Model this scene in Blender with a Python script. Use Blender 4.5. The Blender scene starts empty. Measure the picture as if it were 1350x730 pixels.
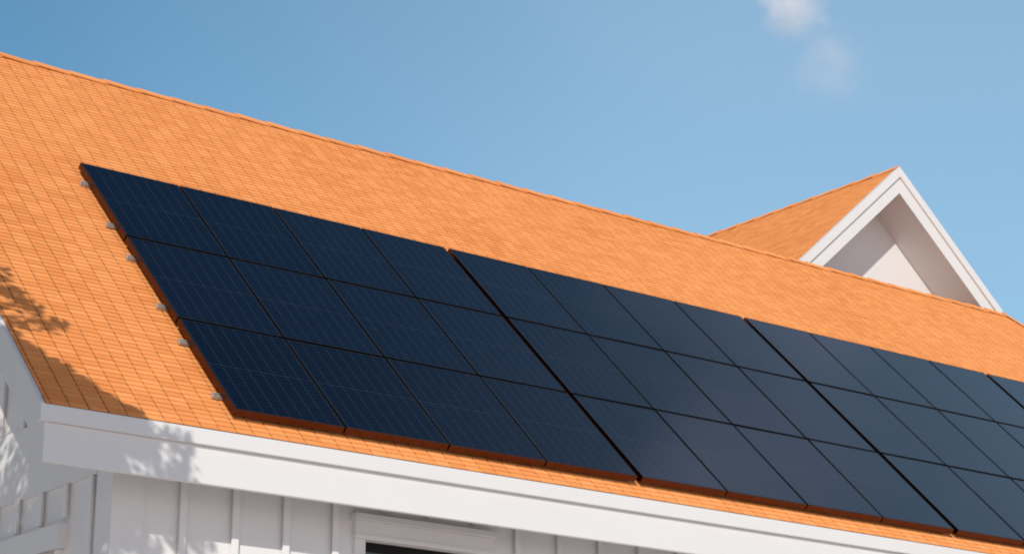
import bpy, math, random
import numpy as np
from mathutils import Vector, Matrix

# ------------------------------------------------------------------ camera, light, exposure
sc = bpy.context.scene
COL = sc.collection
CAM = Vector((0.0, 0.0, 1.6))
cd = bpy.data.cameras.new('camera')
cd.sensor_width = 36.0
cd.sensor_fit = 'HORIZONTAL'
cd.lens = 2865.1 / 1350 * 36.0
cd.clip_start = 0.1
cd.clip_end = 5000
cam = bpy.data.objects.new('camera', cd)
COL.objects.link(cam)
right = Vector((0.78993, -0.61319, 0.0)).normalized()
fwd = Vector((0.58615, 0.75510, 0.29369)).normalized()
right = (right - right.dot(fwd) * fwd).normalized()
upv = right.cross(fwd)
cam.matrix_world = Matrix(((right.x, upv.x, -fwd.x, CAM.x), (right.y, upv.y, -fwd.y, CAM.y),
                           (right.z, upv.z, -fwd.z, CAM.z), (0, 0, 0, 1)))
sc.camera = cam

SUN = Vector((-0.90, -1.0, 0.745)).normalized()          # direction towards the sun
w = bpy.data.worlds.new('World')
sc.world = w
w.use_nodes = True
nt = w.node_tree
nt.nodes.clear()
wo = nt.nodes.new('ShaderNodeOutputWorld')
bg = nt.nodes.new('ShaderNodeBackground')
sky = nt.nodes.new('ShaderNodeTexSky')
sky.sky_type = 'NISHITA'
sky.sun_disc = False
sky.sun_elevation = math.asin(SUN.z)
sky.sun_rotation = math.atan2(SUN.x, SUN.y)
sky.air_density = 1.0
sky.dust_density = 0.6
sky.ozone_density = 1.0
bg.inputs['Strength'].default_value = 0.13
# clear blue base plus a thin veil of high cirrus that thickens to the right and low down
def wm(op, a, b):
    n = nt.nodes.new('ShaderNodeMath'); n.operation = op
    for i, v in enumerate((a, b)):
        if isinstance(v, (int, float)): n.inputs[i].default_value = v
        else: nt.links.new(v, n.inputs[i])
    return n.outputs[0]
def wss(v, lo, hi):
    n = nt.nodes.new('ShaderNodeMapRange'); n.interpolation_type = 'SMOOTHSTEP'
    n.inputs[1].default_value = lo; n.inputs[2].default_value = hi
    nt.links.new(v, n.inputs[0])
    return n.outputs[0]
wc = nt.nodes.new('ShaderNodeTexCoord').outputs['Generated']
dt = nt.nodes.new('ShaderNodeVectorMath'); dt.operation = 'DOT_PRODUCT'
nt.links.new(wc, dt.inputs[0]); dt.inputs[1].default_value = (0.790, -0.613, 0.0)
wz = nt.nodes.new('ShaderNodeSeparateXYZ'); nt.links.new(wc, wz.inputs[0])
wn = nt.nodes.new('ShaderNodeTexNoise'); wn.inputs['Scale'].default_value = 2.6; wn.inputs['Detail'].default_value = 3
nt.links.new(wc, wn.inputs['Vector'])
side = wm('ADD', dt.outputs['Value'], wm('MULTIPLY', wm('SUBTRACT', wn.outputs['Fac'], 0.5), 0.22))
lowz = wm('SUBTRACT', 1.0, wss(wz.outputs[2], 0.36, 0.86))
fac = wm('ADD', wm('MULTIPLY', wm('MULTIPLY', wss(side, -0.30, 0.10), lowz), 0.36), wm('MULTIPLY', wss(side, 0.22, 0.52), 0.24))
tint = nt.nodes.new('ShaderNodeMix'); tint.data_type = 'RGBA'; tint.blend_type = 'MULTIPLY'
tint.inputs[0].default_value = 1.0
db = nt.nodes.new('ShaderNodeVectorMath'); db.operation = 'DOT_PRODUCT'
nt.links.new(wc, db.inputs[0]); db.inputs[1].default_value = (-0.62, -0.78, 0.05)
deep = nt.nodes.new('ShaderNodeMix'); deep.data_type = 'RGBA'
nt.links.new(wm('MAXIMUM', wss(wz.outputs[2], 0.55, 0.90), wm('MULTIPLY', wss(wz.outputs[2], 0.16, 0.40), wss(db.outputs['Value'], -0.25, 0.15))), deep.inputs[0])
nt.links.new(sky.outputs[0], deep.inputs[6]); deep.inputs[7].default_value = (0.25, 0.62, 1.35, 1)    # deep blue overhead and sunward, added out of view to dim the roof
nt.links.new(deep.outputs[2], tint.inputs[6]); tint.inputs[7].default_value = (0.52, 0.83, 0.88, 1)
veil = nt.nodes.new('ShaderNodeMix'); veil.data_type = 'RGBA'
nt.links.new(fac, veil.inputs[0]); nt.links.new(tint.outputs[2], veil.inputs[6]); veil.inputs[7].default_value = (4.2, 5.9, 7.5, 1)
# warm glow added to the low unseen sky behind the camera, brightens shaded walls
back_fill = nt.nodes.new('ShaderNodeMix'); back_fill.data_type = 'RGBA'
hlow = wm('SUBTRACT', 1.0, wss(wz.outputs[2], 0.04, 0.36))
nt.links.new(wm('MULTIPLY', wm('MULTIPLY', wss(db.outputs['Value'], 0.0, 0.7), hlow), 0.85), back_fill.inputs[0])
# torn cirrus further round to the right (seen only mirrored in the panels)
cn = nt.nodes.new('ShaderNodeTexNoise'); cn.inputs['Scale'].default_value = 6.5; cn.inputs['Detail'].default_value = 5
cn.inputs['Distortion'].default_value = 0.6
nt.links.new(wc, cn.inputs['Vector'])
cir = nt.nodes.new('ShaderNodeMix'); cir.data_type = 'RGBA'
nt.links.new(wm('MULTIPLY', wm('MULTIPLY', wss(cn.outputs['Fac'], 0.46, 0.72), wss(dt.outputs['Value'], 0.22, 0.32)), 0.52), cir.inputs[0])
nt.links.new(veil.outputs[2], cir.inputs[6]); cir.inputs[7].default_value = (5.4, 5.6, 7.3, 1)
nt.links.new(cir.outputs[2], back_fill.inputs[6]); back_fill.inputs[7].default_value = (10.6, 7.9, 7.3, 1)
nt.links.new(back_fill.outputs[2], bg.inputs['Color'])
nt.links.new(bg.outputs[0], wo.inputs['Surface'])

ld = bpy.data.lights.new('sun', 'SUN')
ld.energy = 3.15
ld.angle = math.radians(0.4)
ld.color = (1.0, 0.94, 0.86)
sun = bpy.data.objects.new('sun', ld)
COL.objects.link(sun)
sun.rotation_euler = (-SUN).to_track_quat('-Z', 'Y').to_euler()
sun.location = (0, 0, 40)

sc.view_settings.view_transform = 'Standard'
sc.view_settings.look = 'None'
sc.view_settings.exposure = 0.0
sc.view_settings.gamma = 1.0
sc.render.engine = 'CYCLES'
sc.cycles.max_bounces = 8
sc.cycles.volume_bounces = 6
sc.cycles.volume_step_rate = 0.3
sc.cycles.filter_width = 1.9
sc.render.film_transparent = False

rng = random.Random(7)
nrg = np.random.default_rng(7)

# ------------------------------------------------------------------ helpers
def node_mat(name):
    m = bpy.data.materials.new(name)
    m.use_nodes = True
    t = m.node_tree
    return m, t, t.nodes['Principled BSDF']

def mth(t, op, a, b=None, c=None):
    n = t.nodes.new('ShaderNodeMath')
    n.operation = op
    for i, v in enumerate((a, b, c)):
        if v is None:
            continue
        if isinstance(v, (int, float)):
            n.inputs[i].default_value = v
        else:
            t.links.new(v, n.inputs[i])
    return n.outputs[0]

def mixc(t, fac, a, b):
    n = t.nodes.new('ShaderNodeMix')
    n.data_type = 'RGBA'
    for sock, v in ((n.inputs[0], fac), (n.inputs[6], a), (n.inputs[7], b)):
        if isinstance(v, (int, float)):
            sock.default_value = v
        elif isinstance(v, tuple):
            sock.default_value = (*v, 1)
        else:
            t.links.new(v, sock)
    return n.outputs[2]

def ramp(t, fac, p0, p1):
    n = t.nodes.new('ShaderNodeMapRange')
    n.inputs[1].default_value = p0
    n.inputs[2].default_value = p1
    t.links.new(fac, n.inputs[0])
    return n.outputs[0]

def noise(t, vec, scale, detail=4, rough=0.55):
    n = t.nodes.new('ShaderNodeTexNoise')
    n.inputs['Scale'].default_value = scale
    n.inputs['Detail'].default_value = detail
    n.inputs['Roughness'].default_value = rough
    if vec is not None:
        t.links.new(vec, n.inputs['Vector'])
    return n.outputs['Fac']

def objco(t):
    return t.nodes.new('ShaderNodeTexCoord').outputs['Object']

# --- materials
def make_tile():
    m, t, p = node_mat('orange_clay_tile')
    g = t.nodes.new('ShaderNodeNewGeometry')
    r = g.outputs['Random Per Island']
    pos = g.outputs['Position']
    c1 = mixc(t, r, (0.70, 0.256, 0.073), (0.82, 0.343, 0.116))
    big = ramp(t, noise(t, pos, 0.55, 3), 0.35, 0.7)
    c2 = mixc(t, mth(t, 'MULTIPLY', big, 0.35), c1, (0.86, 0.39, 0.14))
    fine = ramp(t, noise(t, pos, 38, 3), 0.35, 0.75)
    c3 = mixc(t, mth(t, 'MULTIPLY', fine, 0.10), c2, (0.60, 0.185, 0.05))
    t.links.new(c3, p.inputs['Base Color'])
    p.inputs['Roughness'].default_value = 0.75
    p.inputs['Specular IOR Level'].default_value = 0.12
    p.inputs['Diffuse Roughness'].default_value = 0.9
    p.inputs['Sheen Weight'].default_value = 0.15
    p.inputs['Sheen Roughness'].default_value = 0.3
    p.inputs['Sheen Tint'].default_value = (1.0, 0.86, 0.58, 1)
    b = t.nodes.new('ShaderNodeBump')
    b.inputs['Strength'].default_value = 0.12
    b.inputs['Distance'].default_value = 0.003
    t.links.new(noise(t, pos, 120, 2), b.inputs['Height'])
    t.links.new(b.outputs[0], p.inputs['Normal'])
    return m

def make_paint(name, col, rough=0.5):
    m, t, p = node_mat(name)
    g = t.nodes.new('ShaderNodeNewGeometry')
    pos = g.outputs['Position']
    n = ramp(t, noise(t, pos, 2.2, 5, 0.6), 0.3, 0.75)
    c = mixc(t, mth(t, 'MULTIPLY', n, 0.5), col, tuple(x * 0.95 for x in col))
    t.links.new(c, p.inputs['Base Color'])
    p.inputs['Roughness'].default_value = rough
    p.inputs['Specular IOR Level'].default_value = 0.3
    b = t.nodes.new('ShaderNodeBump')
    b.inputs['Strength'].default_value = 0.12
    b.inputs['Distance'].default_value = 0.003
    t.links.new(noise(t, pos, 60, 3), b.inputs['Height'])
    t.links.new(b.outputs[0], p.inputs['Normal'])
    return m

PW, PH = 0.988, 1.3192
def make_glass():
    m, t, p = node_mat('solar_cell_glass')
    co = objco(t)
    sx = t.nodes.new('ShaderNodeSeparateXYZ')
    t.links.new(co, sx.inputs[0])
    u, v = sx.outputs[0], sx.outputs[1]
    def line(x, pitch, width):
        f = mth(t, 'FRACT', mth(t, 'ADD', mth(t, 'DIVIDE', x, pitch), 0.5))
        d = mth(t, 'ABSOLUTE', mth(t, 'SUBTRACT', f, 0.5))
        return mth(t, 'LESS_THAN', d, width / pitch / 2)
    cu = line(u, (PW - 0.04) / 8, 0.0050)
    rv = line(v, (PH - 0.04) / 24, 0.0034)
    mid = mth(t, 'LESS_THAN', mth(t, 'ABSOLUTE', v), 0.005)
    oi = t.nodes.new('ShaderNodeObjectInfo')
    cellvar = mixc(t, oi.outputs['Random'], (0.0014, 0.0032, 0.0095), (0.0030, 0.0056, 0.0150))
    c = mixc(t, mth(t, 'MULTIPLY', rv, 0.42), cellvar, (0.060, 0.064, 0.072))
    c = mixc(t, mth(t, 'MULTIPLY', cu, 0.40), c, (0.075, 0.078, 0.085))
    c = mixc(t, mth(t, 'MULTIPLY', mid, 0.25), c, (0.075, 0.078, 0.085))
    t.links.new(c, p.inputs['Base Color'])
    g = t.nodes.new('ShaderNodeNewGeometry')
    dust = ramp(t, noise(t, g.outputs['Position'], 1.3, 4), 0.35, 0.75)
    t.links.new(mth(t, 'ADD', mth(t, 'MULTIPLY', dust, 0.06), 0.09), p.inputs['Roughness'])
    p.inputs['IOR'].default_value = 1.50
    p.inputs['Specular Tint'].default_value = (0.72, 0.82, 1.0, 1)
    return m

def make_plain(name, col, rough, metal=0.0, spec=0.5):
    m, t, p = node_mat(name)
    g = t.nodes.new('ShaderNodeNewGeometry')
    n = ramp(t, noise(t, g.outputs['Position'], 25, 3), 0.3, 0.7)
    c = mixc(t, n, tuple(x * 0.9 for x in col), tuple(min(1, x * 1.08) for x in col))
    t.links.new(c, p.inputs['Base Color'])
    p.inputs['Roughness'].default_value = rough
    p.inputs['Metallic'].default_value = metal
    p.inputs['Specular IOR Level'].default_value = spec
    return m

M_TILE = make_tile()
M_WHITE = make_paint('white_trim_paint', (0.775, 0.765, 0.755))
M_SIDING = make_paint('white_siding_paint', (0.805, 0.795, 0.790))
M_GLASS = make_glass()
M_FRAME = make_plain('black_anodised_frame', (0.010, 0.010, 0.011), 0.45, 0.0, 0.25)
M_SKIRT = make_plain('skirt_roof_tint', (0.125, 0.052, 0.028), 0.27, 1.0)  # orange roof reflection tinted into the base colour of the frame sides
M_RAIL = make_plain('grey_aluminium', (0.55, 0.53, 0.50), 0.5, 0.35)
M_DECK = make_plain('roof_underlay', (0.10, 0.07, 0.05), 0.8)
M_SASH = make_plain('dark_bronze_sash', (0.010, 0.008, 0.006), 0.5, 0.0, 0.15)
M_PANE = make_plain('window_glass', (0.055, 0.075, 0.062), 0.06, 0.0, 0.6)  # green-grey reflection of the surroundings put into the base colour
M_BARK = make_plain('bark', (0.11, 0.08, 0.055), 0.9)
M_LEAF = make_plain('leaf_green', (0.06, 0.11, 0.03), 0.55)

def make_ground():
    m, t, p = node_mat('pale_gravel_ground')
    g = t.nodes.new('ShaderNodeNewGeometry')
    a = noise(t, g.outputs['Position'], 0.4, 5)
    b = noise(t, g.outputs['Position'], 60, 3)
    c = mixc(t, a, (0.74, 0.62, 0.56), (0.80, 0.69, 0.63))
    c = mixc(t, mth(t, 'MULTIPLY', b, 0.35), c, (0.62, 0.52, 0.47))
    t.links.new(c, p.inputs['Base Color'])
    p.inputs['Roughness'].default_value = 0.9
    return m
M_GROUND = make_ground()

class MB:
    """collects vertices and faces for ONE mesh"""
    def __init__(s):
        s.v, s.f = [], []
    def add(s, vs, fs):
        o = len(s.v)
        s.v.extend([tuple(x) for x in vs])
        s.f.extend([tuple(i + o for i in f) for f in fs])
    def hexa(s, p):
        """8 points: bottom loop 0-3, top loop 4-7"""
        s.add(p, [(3, 2, 1, 0), (4, 5, 6, 7), (0, 1, 5, 4), (1, 2, 6, 5), (2, 3, 7, 6), (3, 0, 4, 7)])
    def box(s, x0, x1, y0, y1, z0, z1):
        s.hexa([(x0, y0, z0), (x1, y0, z0), (x1, y1, z0), (x0, y1, z0), (x0, y0, z1), (x1, y0, z1), (x1, y1, z1), (x0, y1, z1)])
    def prism(s, poly, d):
        """planar polygon extruded by vector d"""
        n = len(poly)
        d = Vector(d)
        a = [Vector(q) for q in poly]
        b = [q + d for q in a]
        s.add(a + b, [tuple(range(n))[::-1], tuple(range(n, 2 * n))] + [(i, (i + 1) % n, n + (i + 1) % n, n + i) for i in range(n)])
    def build(s, name, mat, parent=None, bevel=0.0, smooth=False, fix=True):
        me = bpy.data.meshes.new(name)
        me.from_pydata(s.v, [], s.f)
        me.materials.append(mat)
        if fix:
            import bmesh
            bm = bmesh.new()
            bm.from_mesh(me)
            bmesh.ops.recalc_face_normals(bm, faces=bm.faces)
            if bevel > 0:
                bmesh.ops.bevel(bm, geom=list(bm.edges), offset=bevel, segments=2, affect='EDGES', clamp_overlap=True)
            bm.to_mesh(me)
            bm.free()
        if smooth:
            for q in me.polygons:
                q.use_smooth = True
        me.update()
        o = bpy.data.objects.new(name, me)
        COL.objects.link(o)
        if parent is not None:
            o.parent = parent
        return o

def empty(name, loc=(0, 0, 0)):
    o = bpy.data.objects.new(name, None)
    o.empty_display_size = 0.2
    o.location = loc
    COL.objects.link(o)
    return o

def tag(o, label=None, cat=None, group=None, kind=None):
    if label: o['label'] = label
    if cat: o['category'] = cat
    if group: o['group'] = group
    if kind: o['kind'] = kind
    return o

# ------------------------------------------------------------------ ground
g = MB()
g.add([(-2500, -2500, 0), (2500, -2500, 0), (2500, 2500, 0), (-2500, 2500, 0)], [(0, 1, 2, 3)])
tag(g.build('ground', M_GROUND, fix=False), kind='structure')

# ------------------------------------------------------------------ house dimensions (metres)
CP, SP = 0.716, 0.698                       # cos / sin of the roof pitch
TAN = SP / CP
EY, EZ = 13.792, 5.253                      # front eave edge of the tiles
RY = 18.53                                  # ridge
RZ = EZ + (RY - EY) * TAN
RX0, RX1 = 6.545, 22.95                      # tiles start, hip apex
YW, XW = 14.26, 7.353                       # front wall, gable wall
YB = 2 * RY - YW                            # back wall
XE = RX1 + (RY - EY)                        # hip eave
V = Vector((0, CP, SP)); N = Vector((0, -SP, CP)); U = Vector((1, 0, 0))

house = empty('house', (XW, YW, 0))
tag(house, 'white board-and-batten house with steep orange tiled roof and white gable peak', 'house')
HOFF = Vector((XW, YW, 0))
def hb(mb, name, mat, parent=None, **k):
    """build a part of the house; geometry is given in world coordinates"""
    mb.v = [tuple(Vector(q) - HOFF) for q in mb.v]
    return mb.build(name, mat, parent or house, **k)

TW, TE = 0.153, 0.065                       # tile width, course exposure
def tile_field(mb, org, ud, vd, nd, u_lo, u_hi, length):
    """rows of overlapping flat tiles; u_lo(s), u_hi(s) bound each course"""
    nc = int(length / TE)
    e = length / nc
    for k in range(nc):
        s0 = k * e
        a, b = u_lo(s0 + e * 0.5), u_hi(s0 + e * 0.5)
        jit = rng.uniform(-0.0015, 0.0015)
        j0 = math.floor(a / TW)
        lift = rng.uniform(-0.0003, 0.0003)
        u = j0 * TW + jit
        while u < b - 0.01:
            x0 = max(u + rng.uniform(0.0038, 0.006), a)
            x1 = min(u + TW - rng.uniform(0.0038, 0.006), b)
            u += TW
            if x1 - x0 < 0.012:
                continue
            r = rng.uniform(-0.0006, 0.0006) + lift
            ds = rng.uniform(-0.0012, 0.0012)
            tw = rng.uniform(-0.0005, 0.0005)
            top = min(s0 + e * 1.2, length)
            prof = ((s0 + ds, 0.0012), (s0 + ds, 0.0078 + r), (s0 + ds + 0.009, 0.0102 + r), (top, 0.0008))
            pts = []
            for s_, n_ in prof:
                pts.append(org + ud * x0 + vd * s_ + nd * (n_ + (tw if n_ > 0.002 else 0)))
                pts.append(org + ud * x1 + vd * s_ + nd * (n_ - (tw if n_ > 0.002 else 0)))
            mb.add(pts, [(0, 1, 3, 2), (2, 3, 5, 4), (4, 5, 7, 6), (0, 2, 4, 6), (1, 7, 5, 3)])

def cap_run(mb, start, d, side, length, pitch=0.38, half=0.085, drop=TAN):
    """overlapping ridge caps; side = horizontal unit vector across the ridge"""
    n = int(round(length / pitch))
    p = length / n
    zed = Vector((0, 0, 1))
    L = math.hypot(1, drop)
    for k in range(n):
        x0 = k * p - 0.03
        x1 = (k + 1) * p
        ends = []
        for x, lift in ((x0, 0.028 + rng.uniform(-.003, .005)), (x1, 0.014)):
            outer = []
            for q in (-1, -0.6, -0.22, 0, 0.22, 0.6, 1):
                h = abs(q) * half
                rnd = 0.012 * (1 - min(1, abs(q) / 0.3))
                outer.append(start + d * x + side * (math.copysign(h / L, q) if q else 0) - zed * (h * drop / L + rnd) + zed * (lift + 0.016))
            inner = [pt - zed * 0.016 for pt in outer]
            ends.append((outer, inner))
        (o0, i0), (o1, i1) = ends
        m = len(o0)
        vs = o0 + o1 + i0 + i1
        fs = []
        for i in range(m - 1):
            fs.append((i, i + 1, m + i + 1, m + i))
            fs.append((2 * m + i, 3 * m + i, 3 * m + i + 1, 2 * m + i + 1))
            fs.append((i, 2 * m + i, 2 * m + i + 1, i + 1))
            fs.append((m + i, m + i + 1, 3 * m + i + 1, 3 * m + i))
        fs.append((0, m, 3 * m, 2 * m))
        fs.append((m - 1, 3 * m - 1, 4 * m - 1, 2 * m - 1))
        mb.add(vs, fs)

# ------------------------------------------------------------------ main roof
SL = (RY - EY) / CP
tl = MB()
tile_field(tl, Vector((0, EY, EZ)), U, V, N, lambda s: RX0, lambda s: RX1 + (RY - EY - s * CP), SL)
roof = hb(tl, 'roof', M_TILE, fix=False)
deck = MB()
dz = Vector((0, 0, -0.006)); dd = Vector((0, 0, -0.10))
q0 = [Vector((RX0, EY + .03, EZ + .03 * TAN)) + dz, Vector((XE - .03, EY + .03, EZ + .03 * TAN)) + dz, Vector((RX1, RY, RZ)) + dz, Vector((RX0, RY, RZ)) + dz]
deck.prism(q0, dd)
hb(deck, 'roof_deck', M_DECK, roof)
rc = MB()
cap_run(rc, Vector((RX0, RY, RZ)), U, Vector((0, 1, 0)), RX1 - RX0)
hb(rc, 'ridge_cap', M_TILE, roof, fix=False)
hc = MB()
hd = Vector((1, -1, -TAN)); hl = hd.length * (RY - EY)
hd.normalize()
cap_run(hc, Vector((RX1, RY, RZ)), hd, Vector((0.7071, 0.7071, 0)), hl, drop=0.55)
hb(hc, 'hip_cap', M_TILE, roof, fix=False)
# rear slope and hip end (plain slabs with coursed tile steps)
br = MB()
nb = 60
for k in range(nb):
    y0 = RY + (RY - EY) * k / nb; y1 = RY + (RY - EY) * (k + 1) / nb
    z0 = RZ - (y0 - RY) * TAN; z1 = RZ - (y1 - RY) * TAN
    xr0, xr1 = RX1 + (y0 - RY), RX1 + (y1 - RY)
    br.add([(RX0, y0, z0 - .012), (xr0, y0, z0 - .012), (xr1, y1, z1), (RX0, y1, z1), (xr1, y1, z1 - .012), (RX0, y1, z1 - .012)], [(0, 1, 2, 3), (3, 2, 4, 5)])
hb(br, 'roof', M_TILE, fix=False)
he = MB()
for k in range(nb):
    a0 = (RY - EY) * k / nb; a1 = (RY - EY) * (k + 1) / nb
    z0 = RZ - a0 * TAN; z1 = RZ - a1 * TAN
    he.add([(RX1 + a0, RY - a0, z0 - .012), (RX1 + a0, RY + a0, z0 - .012), (RX1 + a1, RY + a1, z1), (RX1 + a1, RY - a1, z1),
            (RX1 + a1, RY + a1, z1 - .012), (RX1 + a1, RY - a1, z1 - .012)], [(3, 2, 1, 0), (2, 3, 5, 4)])
hb(he, 'roof', M_TILE, fix=False)

# eave fascia: proud upper board over a deeper lower board
XL = 6.560
fz = MB()
fz.box(XL - .052, XE, 13.785, 13.86, 5.128, 5.2495)
hb(fz, 'fascia', M_WHITE, bevel=0.004)
fz = MB()
fz.box(XL, XE, 13.818, 13.858, 4.843, 5.1275)
hb(fz, 'fascia', M_WHITE, bevel=0.004)
# rake boards on the gable end (front and rear slope)
for sgn in (1, -1):
    def ry(y): return y if sgn > 0 else 2 * RY - y
    for x0, x1, za, zb, yfront in ((XL - .052, RX0 - .002, 0.001, -.122, 13.785), (XL, XL + .04, -.1225, -.405, 13.818)):
        y0 = yfront + (.076 if zb > -.2 else .0405)
        zt = lambda y: EZ + (y - EY) * TAN
        yb_ = yfront + .0755 if zb > -.2 else yfront + .0405
        mb = MB()
        mb.prism([(x0, ry(yb_), zt(yb_) + za), (x0, ry(RY), RZ + za), (x0, ry(RY), RZ + zb), (x0, ry(yb_), zt(yb_) + zb)], (x1 - x0, 0, 0))
        if zb > -.2:
            # foot of the lip runs out to the fascia corner
            mb.prism([(x0 - .0005, ry(13.7845), zt(EY) - .0035), (x0 - .0005, ry(yb_), zt(yb_) + za), (x0 - .0005, ry(yb_), 5.1275), (x0 - .0005, ry(13.7845), 5.1275)], (0.03, 0, 0))
        else:
            mb.prism([(x0 - .0005, ry(13.8175), 5.1272), (x0 - .0005, ry(yb_), 5.1272), (x0 - .0005, ry(yb_), zt(yb_) + zb), (x0 - .0005, ry(13.8175), 4.8425)], (0.03, 0, 0))
        hb(mb, 'rake_board', M_WHITE)
for sgn in (1, -1):
    sf = MB()
    yy = lambda y: y if sgn > 0 else 2 * RY - y
    zs = lambda y: EZ + (y - EY) * TAN - .112
    xe = RX1 + (RY - 13.862) - .06
    poly = [(XL + .045, yy(13.862), zs(13.862)), (xe, yy(13.862), zs(13.862)), (RX1 - .05, yy(RY - .001 * sgn), zs(RY)), (XL + .045, yy(RY - .001 * sgn), zs(RY))]
    sf.prism(poly, (0, 0, -.023))
    hb(sf, 'soffit', M_WHITE)
# ------------------------------------------------------------------ walls
def batten_x(mb, x, z0, z1):
    mb.box(x + .022, x + BWD - .006, YW - .026, YW + .01, z0, z1)
    mb.box(x, x + BWD, YW - BT, YW - .0255, z0, z1)
def batten_y(mb, y, z0, z1):
    mb.box(XW - .026, XW + .01, y + .022, y + BWD - .006, z0, z1)
    mb.box(XW - BT, XW - .0255, y, y + BWD, z0, z1)
def wall_with_hole(mb, axis, c0, c1, lo, hi, z0, z1, hole):
    """axis 'x': wall runs along x, thickness c0..c1 in y; hole = (a0, a1, b0, b1)"""
    def bx(a0, a1, b0, b1):
        if axis == 'x': mb.box(a0, a1, c0, c1, b0, b1)
        else: mb.box(c0, c1, a0, a1, b0, b1)
    a0, a1, b0, b1 = hole
    bx(lo, a0, z0, z1); bx(a1, hi, z0, z1); bx(a0, a1, z0, b0); bx(a0, a1, b1, z1)

FW = dict(x0=9.575, x1=10.735, z0=3.25, z1=4.677)       # front window opening
GW = dict(y0=15.12, y1=16.30, z0=3.05, z1=4.470)        # gable window opening
BT, BWD = 0.044, 0.055                                  # batten depth, width
wl = MB()
wall_with_hole(wl, 'x', YW, YW + .15, XW, XE - .5, 0, 5.48, (FW['x0'], FW['x1'], FW['z0'], FW['z1']))
bxs = [7.895 + 0.4546 * i for i in range(0, 44)]
for b in bxs:
    if b > XE - .6: break
    if b + BWD > FW['x0'] - .13 and b < FW['x1'] + .13:
        batten_x(wl, b, 4.92, 5.47)
        batten_x(wl, b, 0, 3.05)
    else:
        batten_x(wl, b, 0, 5.47)
hb(wl, 'wall', M_SIDING)
gl = MB()
wall_with_hole(gl, 'y', XW, XW + .15, YW + .15, YB, 0, 5.45, (GW['y0'], GW['y1'], GW['z0'], GW['z1']))
zw = lambda y: RZ - abs(RY - y) * TAN - .14
gl.prism([(XW, 14.31, 5.45), (XW, YB - .01, 5.45), (XW, RY, RZ - .14)], (.15, 0, 0))
for i in range(-1, 21):
    yb = 14.536 + 0.4175 * i
    if yb < 14.45 or yb > YB: continue
    top = zw(yb + BWD) if yb > RY else zw(yb)
    if GW['y0'] - .13 - BWD < yb < GW['y1'] + .13:
        segs = ((4.70, 4.964), (5.551, top), (0, 2.8))
    else:
        segs = ((0, 4.964), (5.551, top))
    for a, b in segs:
        if b > a: batten_y(gl, yb, a, b)
hb(gl, 'wall', M_SIDING)
ow = MB()
ow.box(XW + .15, XE - .5, YB - .15, YB, 0, 5.48)
hb(ow, 'wall', M_SIDING)
ow = MB()
ow.box(XE - .65, XE - .5, YW + .15, YB - .15, 0, 5.48)
hb(ow, 'wall', M_SIDING)
# corner board and frieze board
cb = MB()
cb.prism([(XW - .026, YW - .026, 0), (XW + .25, YW - .026, 0), (XW + .25, YW + .012, 0), (XW + .012, YW + .012, 0), (XW + .012, YW + .225, 0), (XW - .026, YW + .225, 0)], (0, 0, 5.42))
hb(cb, 'corner_board', M_WHITE, bevel=.003)
fb = MB()
fb.box(XW - .034, XW + .004, YW + .226, YB - .2, 4.965, 5.55)
hb(fb, 'frieze_board', M_WHITE, bevel=.003)

# ------------------------------------------------------------------ windows
def window_front():
    f = MB()
    x0, x1, z0, z1 = FW['x0'], FW['x1'], FW['z0'], FW['z1']
    f.box(x0 - .105, x0, YW - .032, YW + .05, z0 - .12, z1 + .002)
    f.box(x1, x1 + .105, YW - .032, YW + .05, z0 - .12, z1 + .002)
    f.box(x0 - .15, x1 + .15, YW - .06, YW + .05, z0 - .2, z0 - .121)
    fr = hb(f, 'window', M_WHITE, bevel=.003)
    h = MB()
    h.box(x0 - .108, x1 + .108, YW - .048, YW + .03, z1 + .003, z1 + .148)
    h.box(x0 - .118, x1 + .118, YW - .062, YW + .03, z1 + .012, z1 + .040)
    h.box(x0 - .128, x1 + .128, YW - .085, YW + .03, z1 + .1485, z1 + .202)
    hb(h, 'header', M_WHITE, fr, bevel=.004)
    s = MB()
    yy0, yy1 = YW + .045, YW + .085
    s.box(x0 + .001, x1 - .001, yy0, yy1, z1 - .075, z1 - .001)
    s.box(x0 + .001, x0 + .05, yy0, yy1, z0, z1 - .0755)
    s.box(x1 - .05, x1 - .001, yy0, yy1, z0, z1 - .0755)
    s.box(x0 + .0505, x1 - .0505, yy0, yy1, z0, z0 + .06)
    s.box(x0 + .0505, x1 - .0505, yy0 - .01, yy1, (z0 + z1) / 2 - .03, (z0 + z1) / 2 + .03)
    hb(s, 'sash', M_SASH, fr)
    p = MB()
    p.box(x0 + .03, x1 - .03, YW + .060, YW + .066, z0 + .03, z1 - .04)
    hb(p, 'pane', M_PANE, fr)
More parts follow.
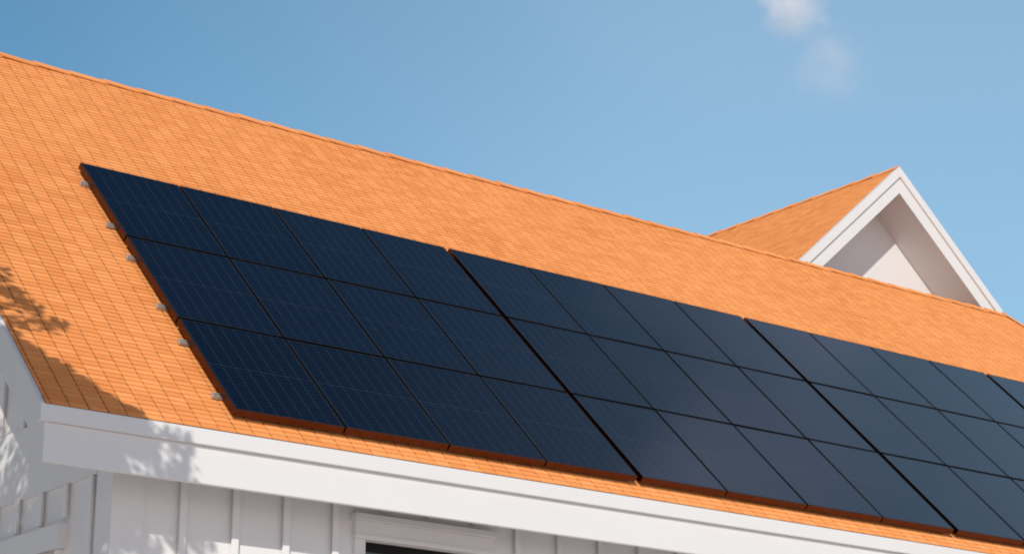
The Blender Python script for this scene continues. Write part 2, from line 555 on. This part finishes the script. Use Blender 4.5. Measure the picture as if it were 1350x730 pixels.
def window_gable():
    f = MB()
    y0, y1, z0, z1 = GW['y0'], GW['y1'], GW['z0'], GW['z1']
    f.box(XW - .032, XW + .05, y0 - .10, y0, z0 - .12, z1 + .002)
    f.box(XW - .032, XW + .05, y1, y1 + .10, z0 - .12, z1 + .002)
    f.box(XW - .06, XW + .05, y0 - .15, y1 + .15, z0 - .2, z0 - .121)
    fr = hb(f, 'window', M_WHITE, bevel=.003)
    h = MB()
    h.box(XW - .075, XW + .03, y0 - .155, y1 + .155, z1 + .004, z1 + .195)
    hb(h, 'header', M_WHITE, fr, bevel=.004)
    s = MB()
    a, b = XW + .045, XW + .085
    s.box(a, b, y0 + .001, y1 - .001, z1 - .075, z1 - .001)
    s.box(a, b, y0 + .001, y0 + .05, z0, z1 - .0755)
    s.box(a, b, y1 - .05, y1 - .001, z0, z1 - .0755)
    s.box(a, b, y0 + .0505, y1 - .0505, z0, z0 + .06)
    hb(s, 'sash', M_SASH, fr)
    p = MB()
    p.box(XW + .060, XW + .066, y0 + .03, y1 - .03, z0 + .03, z1 - .04)
    hb(p, 'pane', M_PANE, fr)
window_front()
window_gable()

# ------------------------------------------------------------------ cross gable behind the ridge
GX, GZ, GM = 21.065, 11.640, 0.862          # apex x, apex z, slope
GY = 18.600                                 # rake front face
GB = 26.0                                   # rear end
GZE = 9.905                                 # level of the rake feet
half = (GZ - GZE) / GM
for sgn in (-1, 1):
    zt = lambda t: GZ - GM * t              # t = distance from the apex
    X = lambda t: GX + sgn * t
    # proud upper board
    mb = MB()
    tv = .142
    # lower edge is cut level at GZE
    t1 = (GZ - tv - GZE) / GM
    mb.prism([(X(0), GY, zt(0)), (X(half), GY, GZE), (X(t1), GY, GZE), (X(0), GY, GZ - tv)], (0, .062, 0))
    t2 = (GZ - .369 - 9.70) / GM
    mb2 = MB()
    mb2.prism([(X(0), GY + .030, GZ - tv - .0005), (X((GZ - tv - .0005 - 9.70) / GM), GY + .030, 9.70), (X(t2), GY + .030, 9.70), (X(0), GY + .030, GZ - .369)], (0, .032, 0))
    mb.v += []
    o = hb(mb, 'rake_board', M_WHITE, bevel=.0)
    hb(mb2, 'rake_trim', M_WHITE, o)
    # soffit board under the overhang
    so = MB()
    so.prism([(X(0), GY + .0625, GZ - .335), (X(t2), GY + .0625, 9.734), (X(t2 - .001), GY + .0625, 9.76), (X(0), GY + .0625, GZ - .310)], (0, .66, 0))
    hb(so, 'soffit', M_WHITE)
    # tiles
    lng = math.hypot(half, GZ - GZE) - .002
    cs, sn = half / (lng + .002), (GZ - GZE) / (lng + .002)
    vd = Vector((-sgn * cs, 0, sn)); nd = Vector((sgn * sn, 0, cs))
    tf = MB()
    org = Vector((X(half), 0, GZE)) - nd * 0.006
    tile_field(tf, org, Vector((0, 1, 0)), vd, nd, lambda s: GY + .058, lambda s: GB, lng)
    if sgn < 0:
        pass
    gr = hb(tf, 'roof', M_TILE, fix=False)
    dk = MB()
    dk.prism([(X(0), GY + .063, GZ - .012), (X(half - .012), GY + .063, GZE), (X(half - .10), GY + .063, GZE - .0), (X(0), GY + .063, GZ - .09)], (0, GB - GY - .07, 0))
    hb(dk, 'roof_deck', M_DECK, gr)
    if sgn < 0:
        rcg = MB()
        cap_run(rcg, Vector((GX, GY + .062, GZ - .012)), Vector((0, 1, 0)), Vector((1, 0, 0)), GB - GY - .07, drop=GM)
        hb(rcg, 'ridge_cap', M_TILE, gr, fix=False)
    # side wall of the wing
    sw = MB()
    xa, xb = sorted((X(half - .42), X(half - .57)))
    sw.box(xa, xb, GY + .75, GB - .3, 0, GZE + .16)
    hb(sw, 'wall', M_SIDING)
gwl = MB()
gy = GY + .640
hw = half - .42
gwl.prism([(GX - hw, gy, 8.9), (GX + hw, gy, 8.9), (GX + hw, gy, GZ - .33 - GM * hw), (GX, gy, GZ - .33), (GX - hw, gy, GZ - .33 - GM * hw)], (0, .09, 0))
hb(gwl, 'gable_wall', M_SIDING)
gwl = MB()
gwl.prism([(GX - hw, GB - .3, 0), (GX + hw, GB - .3, 0), (GX + hw, GB - .3, GZ - .33 - GM * hw), (GX, GB - .3, GZ - .33), (GX - hw, GB - .3, GZ - .33 - GM * hw)], (0, .09, 0))
hb(gwl, 'gable_wall', M_SIDING)

# ------------------------------------------------------------------ solar array
PO = Vector((8.120, 16.722, 8.253))         # top corner of the first panel, on its glass plane
GAPC, GAPR, GRP = 0.016, 0.025, 0.0630
FH = 0.056                                  # frame height
PITCH = PW + GAPC
def pu(col):                                # left edge of a column
    return (col // 4) * (4.0 + GRP) + (col % 4) * PITCH
def frame_mesh():
    mb = MB()
    a, b, r = PW / 2, PH / 2, 0.011
    mb.hexa([(-a, -b, -FH), (a, -b, -FH), (a, -b + r, -FH), (-a, -b + r, -FH), (-a, -b, 0), (a, -b, 0), (a, -b + r, 0), (-a, -b + r, 0)])
    mb.hexa([(-a, b - r, -FH), (a, b - r, -FH), (a, b, -FH), (-a, b, -FH), (-a, b - r, 0), (a, b - r, 0), (a, b, 0), (-a, b, 0)])
    for x0, x1 in ((-a, -a + r), (a - r, a)):
        mb.hexa([(x0, -b + r, -FH), (x1, -b + r, -FH), (x1, b - r, -FH), (x0, b - r, -FH), (x0, -b + r, 0), (x1, -b + r, 0), (x1, b - r, 0), (x0, b - r, 0)])
    return mb
rotm = Matrix((U, V, N)).transposed().to_4x4()
ordn = ['first', 'second', 'third', 'fourth', 'fifth', 'sixth', 'seventh', 'eighth', 'ninth', 'tenth', 'eleventh', 'twelfth', 'thirteenth']
rown = ['ridge-side', 'middle', 'eave-side']
proto = None
COLS = 13
for row in range(3):
    for col in range(COLS):
        c = PO + U * (pu(col) + PW / 2) - V * (row * (PH + GAPR) + PH / 2)
        if proto is None:
            e = empty('solar_panel')
            fo = frame_mesh().build('frame', M_FRAME, e)
            fo.data.materials.append(M_SKIRT)            # polished side faces, tinted brown for the reflected roof
            for q in fo.data.polygons:
                if abs(q.normal.z) < 0.5:
                    q.material_index = 1
            gm = MB()
            a, b = PW / 2 - .0105, PH / 2 - .0105
            gm.box(-a, a, -b, b, -.008, -.0015)
            go = gm.build('glass', M_GLASS, e)
            bm_ = MB()
            bm_.box(-.09, .09, b - .16, b - .06, -.032, -.0085)
            bo = bm_.build('junction_box', M_FRAME, e)
            proto = (e, [fo, go, bo])
        else:
            e = proto[0].copy(); COL.objects.link(e)
            for ch in proto[1]:
                k = ch.copy(); COL.objects.link(k); k.parent = e
        e.matrix_world = Matrix.Translation(c) @ rotm @ Matrix.Rotation(rng.uniform(-.0022, .0022), 4, 'X') @ Matrix.Rotation(rng.uniform(-.0022, .0022), 4, 'Y')
        tag(e, 'black solar panel in the %s row, %s panel counted from the shaded gable end' % (rown[row], ordn[col]), 'solar panel', 'solar panels on the orange roof')

# mounting rails, two under each row, their ends poke out at the gable side
for i, v in enumerate((0.285, 1.040, 1.605, 2.397, 2.946, 3.725)):
    mb = MB()
    L = pu(COLS - 1) + PW + .05
    # C-shaped extrusion: web and two flanges
    mb.box(0, L, -.022, .022, 0, .010)
    mb.box(0, L, -.022, -.012, .0102, .030)
    mb.box(0, L, .012, .022, .0102, .030)
    r = empty('mounting_rail')
    ch = mb.build('rail', M_RAIL, r)
    cp = MB()
    cp.box(-.004, -.0003, -.0235, .0235, -.001, .0315)
    cp.build('end_cap', M_RAIL, r)
    r.matrix_world = Matrix.Translation(PO - U * .058 - V * v - N * .0885) @ rotm
    tag(r, 'grey metal rail end poking out beside the %s half of the %s row of panels' % (('upper', 'lower')[i % 2], rown[i // 2]), 'mounting rail', 'panel mounting rails')

# ------------------------------------------------------------------ tree that shades the gable corner
A_ = Vector((0, 0, 1)).cross(SUN).normalized()
B_ = SUN.cross(A_)
def sp(a, b, s): return A_ * a + B_ * b + SUN * s
tree = empty('tree', (2.0, 11.0, 0))
tag(tree, 'leafy green tree standing outside the gable end, its branches shading the corner', 'tree')
TO = Vector((2.0, 11.0, 0))
clumps = [  # across, up, along the sun direction, radius, leaves
    (-5.28, 11.20, -5.5, 0.80, 2800), (-5.85, 10.6, -5.7, 0.9, 2200), (-4.78, 11.36, -5.1, 0.62, 2200), (-5.65, 12.1, -5.9, 0.62, 1700),
    (-4.55, 11.86, -5.5, 0.36, 2400), (-4.98, 11.98, -4.9, 0.42, 1100), (-5.35, 12.4, -5.4, 0.42, 900), (-4.22, 11.70, -5.2, 0.33, 2200),
    (-4.10, 11.93, -5.6, 0.19, 600), (-4.30, 12.03, -5.4, 0.20, 900), (-3.90, 11.93, -5.5, .13, 170), (-4.33, 11.2, -4.9, 0.42, 900), (-3.95, 11.48, -5.3, 0.20, 190), (-3.86, 11.82, -5.4, 0.17, 150),
    (-3.72, 11.80, -5.5, 0.16, 70), (-3.54, 11.90, -5.5, 0.12, 46), (-3.62, 11.62, -5.3, 0.14, 56), (-3.52, 11.72, -5.3, .10, 34),
    (-4.66, 12.80, -5.7, 0.15, 60), (-4.83, 12.98, -5.7, 0.15, 66), (-4.82, 12.70, -5.6, 0.12, 40), (-4.60, 12.90, -5.7, 0.09, 20),
    (-4.98, 13.12, -5.7, 0.16, 80), (-5.10, 12.85, -5.7, 0.20, 120), (-4.74, 12.25, -5.5, 0.23, 800), (-5.2, 13.3, -5.7, 0.22, 160),
    (-4.48, 12.17, -5.5, 0.19, 520), (-4.90, 12.44, -5.6, 0.17, 260),
    (-6.05, 11.5, -6.3, 0.8, 1400), (-5.45, 10.2, -4.9, 0.8, 1500), (-6.3, 10.6, -5.2, 0.8, 1200), (-5.65, 13.1, -6.0, .38, 380),
    (-6.6, 14.2, -6.0, 0.85, 2000), (-6.9, 12.9, -5.8, 0.95, 2000), (-7.3, 15.4, -6.0, 0.9, 1600), (-7.3, 11.5, -5.2, 0.95, 1600), (-6.15, 13.6, -5.4, 0.5, 800)]
lf = MB()
for a, b, s, r, n in clumps:
    c = sp(a, b, s) - TO
    for i in range(n):
        d = Vector(nrg.normal(size=3)); d.normalize()
        rr = r * (nrg.random() ** 0.45)
        p = c + d * rr * Vector((1, 1, 1)).length / 1.732
        ax = Vector(nrg.normal(size=3)); ax.normalize()
        t2 = ax.orthogonal().normalized()
        ang = nrg.random() * 6.28
        t2 = Matrix.Rotation(ang, 3, ax) @ t2
        L = 0.055 + 0.05 * nrg.random(); Wd = L * 0.36
        n2 = ax.cross(t2) * L * 0.12
        lf.add([p - ax * L * .5, p + t2 * Wd - n2, p + ax * L * .5, p - t2 * Wd - n2], [(0, 1, 2), (0, 2, 3)])
lf.build('crown', M_LEAF, tree, fix=False)
tk = MB()
def limb(p0, p1, r0, r1, seg=6, bend=0.12):
    p0, p1 = Vector(p0), Vector(p1)
    side = (p1 - p0).orthogonal().normalized()
    rings = []
    m = 8
    for i in range(seg + 1):
        t = i / seg
        c = p0.lerp(p1, t) + side * math.sin(t * math.pi) * bend * (p1 - p0).length * .5
        r = r0 + (r1 - r0) * t
        d = (p1 - p0).normalized(); e1 = d.orthogonal().normalized(); e2 = d.cross(e1)
        rings.append([c + (e1 * math.cos(2 * math.pi * k / m) + e2 * math.sin(2 * math.pi * k / m)) * r for k in range(m)])
    vs = [q for rg in rings for q in rg]
    fs = [(i * m + k, i * m + (k + 1) % m, (i + 1) * m + (k + 1) % m, (i + 1) * m + k) for i in range(seg) for k in range(m)]
    tk.add(vs, fs + [tuple(range(m))[::-1], tuple(range(seg * m, seg * m + m))])
fork = Vector((0.35, 0.0, 4.6))
limb((0, 0, 0), fork, 0.20, 0.12, 8, .06)
for a, b, s, r, n in clumps:
    if r > .3:
        limb(fork, sp(a, b, s) - TO, 0.07, 0.02, 6, .15)
for a, b, s, r, n in clumps:
    if r <= .3:
        best = min((q for q in clumps if q[3] > .3), key=lambda q: (sp(*q[:3]) - sp(a, b, s)).length)
        limb(sp(*best[:3]) - TO, sp(a, b, s) - TO, 0.014, 0.005, 4, .1)
tk.build('trunk', M_BARK, tree, smooth=True)

# ------------------------------------------------------------------ clouds
def px_dir(x, y):
    d = right * ((x - 675) / 2865.1) - upv * ((y - 365) / 2865.1) + fwd
    return d
def make_cloud(name, c, rx, ry, rz, dens, scale, seed, label):
    mb = MB()
    nu, nv = 24, 14
    vs = [(0, 0, -1)]
    for j in range(1, nv):
        ph = math.pi * j / nv
        for i in range(nu):
            th = 2 * math.pi * i / nu
            vs.append((math.sin(ph) * math.cos(th), math.sin(ph) * math.sin(th), -math.cos(ph)))
    vs.append((0, 0, 1))
    fs = [(0, 1 + (i + 1) % nu, 1 + i) for i in range(nu)]
    for j in range(nv - 2):
        for i in range(nu):
            a = 1 + j * nu + i; b = 1 + j * nu + (i + 1) % nu
            fs.append((a, b, b + nu, a + nu))
    last = len(vs) - 1
    fs += [(last, 1 + (nv - 2) * nu + i, 1 + (nv - 2) * nu + (i + 1) % nu) for i in range(nu)]
    mb.add(vs, fs)
    m = bpy.data.materials.new('cloud_vapour')
    m.use_nodes = True
    t = m.node_tree
    t.nodes.clear()
    out = t.nodes.new('ShaderNodeOutputMaterial')
    pv = t.nodes.new('ShaderNodeVolumePrincipled')
    pv.inputs['Color'].default_value = (1.0, 0.975, 0.985, 1)
    pv.inputs['Anisotropy'].default_value = -0.3
    co = objco(t)
    ln = t.nodes.new('ShaderNodeVectorMath'); ln.operation = 'LENGTH'
    t.links.new(co, ln.inputs[0])
    fall = mth(t, 'SUBTRACT', 1.0, ln.outputs['Value'])
    mp = t.nodes.new('ShaderNodeMapping')
    mp.inputs['Location'].default_value = (seed, seed * 1.7, 0)
    t.links.new(co, mp.inputs['Vector'])
    wv = t.nodes.new('ShaderNodeTexNoise'); wv.inputs['Scale'].default_value = 1.6; wv.inputs['Detail'].default_value = 2
    t.links.new(mp.outputs[0], wv.inputs['Vector'])
    wa = t.nodes.new('ShaderNodeVectorMath'); wa.operation = 'MULTIPLY_ADD'
    t.links.new(wv.outputs['Color'], wa.inputs[0]); wa.inputs[1].default_value = (0.7, 0.7, 0.7)
    t.links.new(mp.outputs[0], wa.inputs[2])
    nz = noise(t, wa.outputs[0], scale, 6, 0.6)
    core = ramp(t, fall, 0.0, 0.7)
    d = mth(t, 'ADD', mth(t, 'MULTIPLY', core, 0.8), mth(t, 'MULTIPLY', mth(t, 'SUBTRACT', nz, 0.5), 2.3))
    d = mth(t, 'MAXIMUM', mth(t, 'SUBTRACT', d, 0.20), 0.0)
    d = mth(t, 'MULTIPLY', mth(t, 'MULTIPLY', mth(t, 'MULTIPLY', d, d), core), dens)
    t.links.new(d, pv.inputs['Density'])
    t.links.new(pv.outputs[0], out.inputs['Volume'])
    o = mb.build(name, m, fix=False)
    o.matrix_world = Matrix.Translation(c) @ Matrix(((right.x, fwd.x, upv.x), (right.y, fwd.y, upv.y), (right.z, fwd.z, upv.z))).to_4x4() @ Matrix.Diagonal((rx, ry, rz, 1))
    return tag(o, label, 'cloud')
D = 500.0
make_cloud('cloud', CAM + px_dir(1046, 12) * D, 15, 10, 12, 0.22, 1.5, 3.1, 'small bright white puff of cloud high above the gable peak')
make_cloud('cloud', CAM + px_dir(1094, 84) * D, 17, 7, 15, 0.075, 1.5, 8.3, 'faint thin wisp of cloud below the bright white puff')
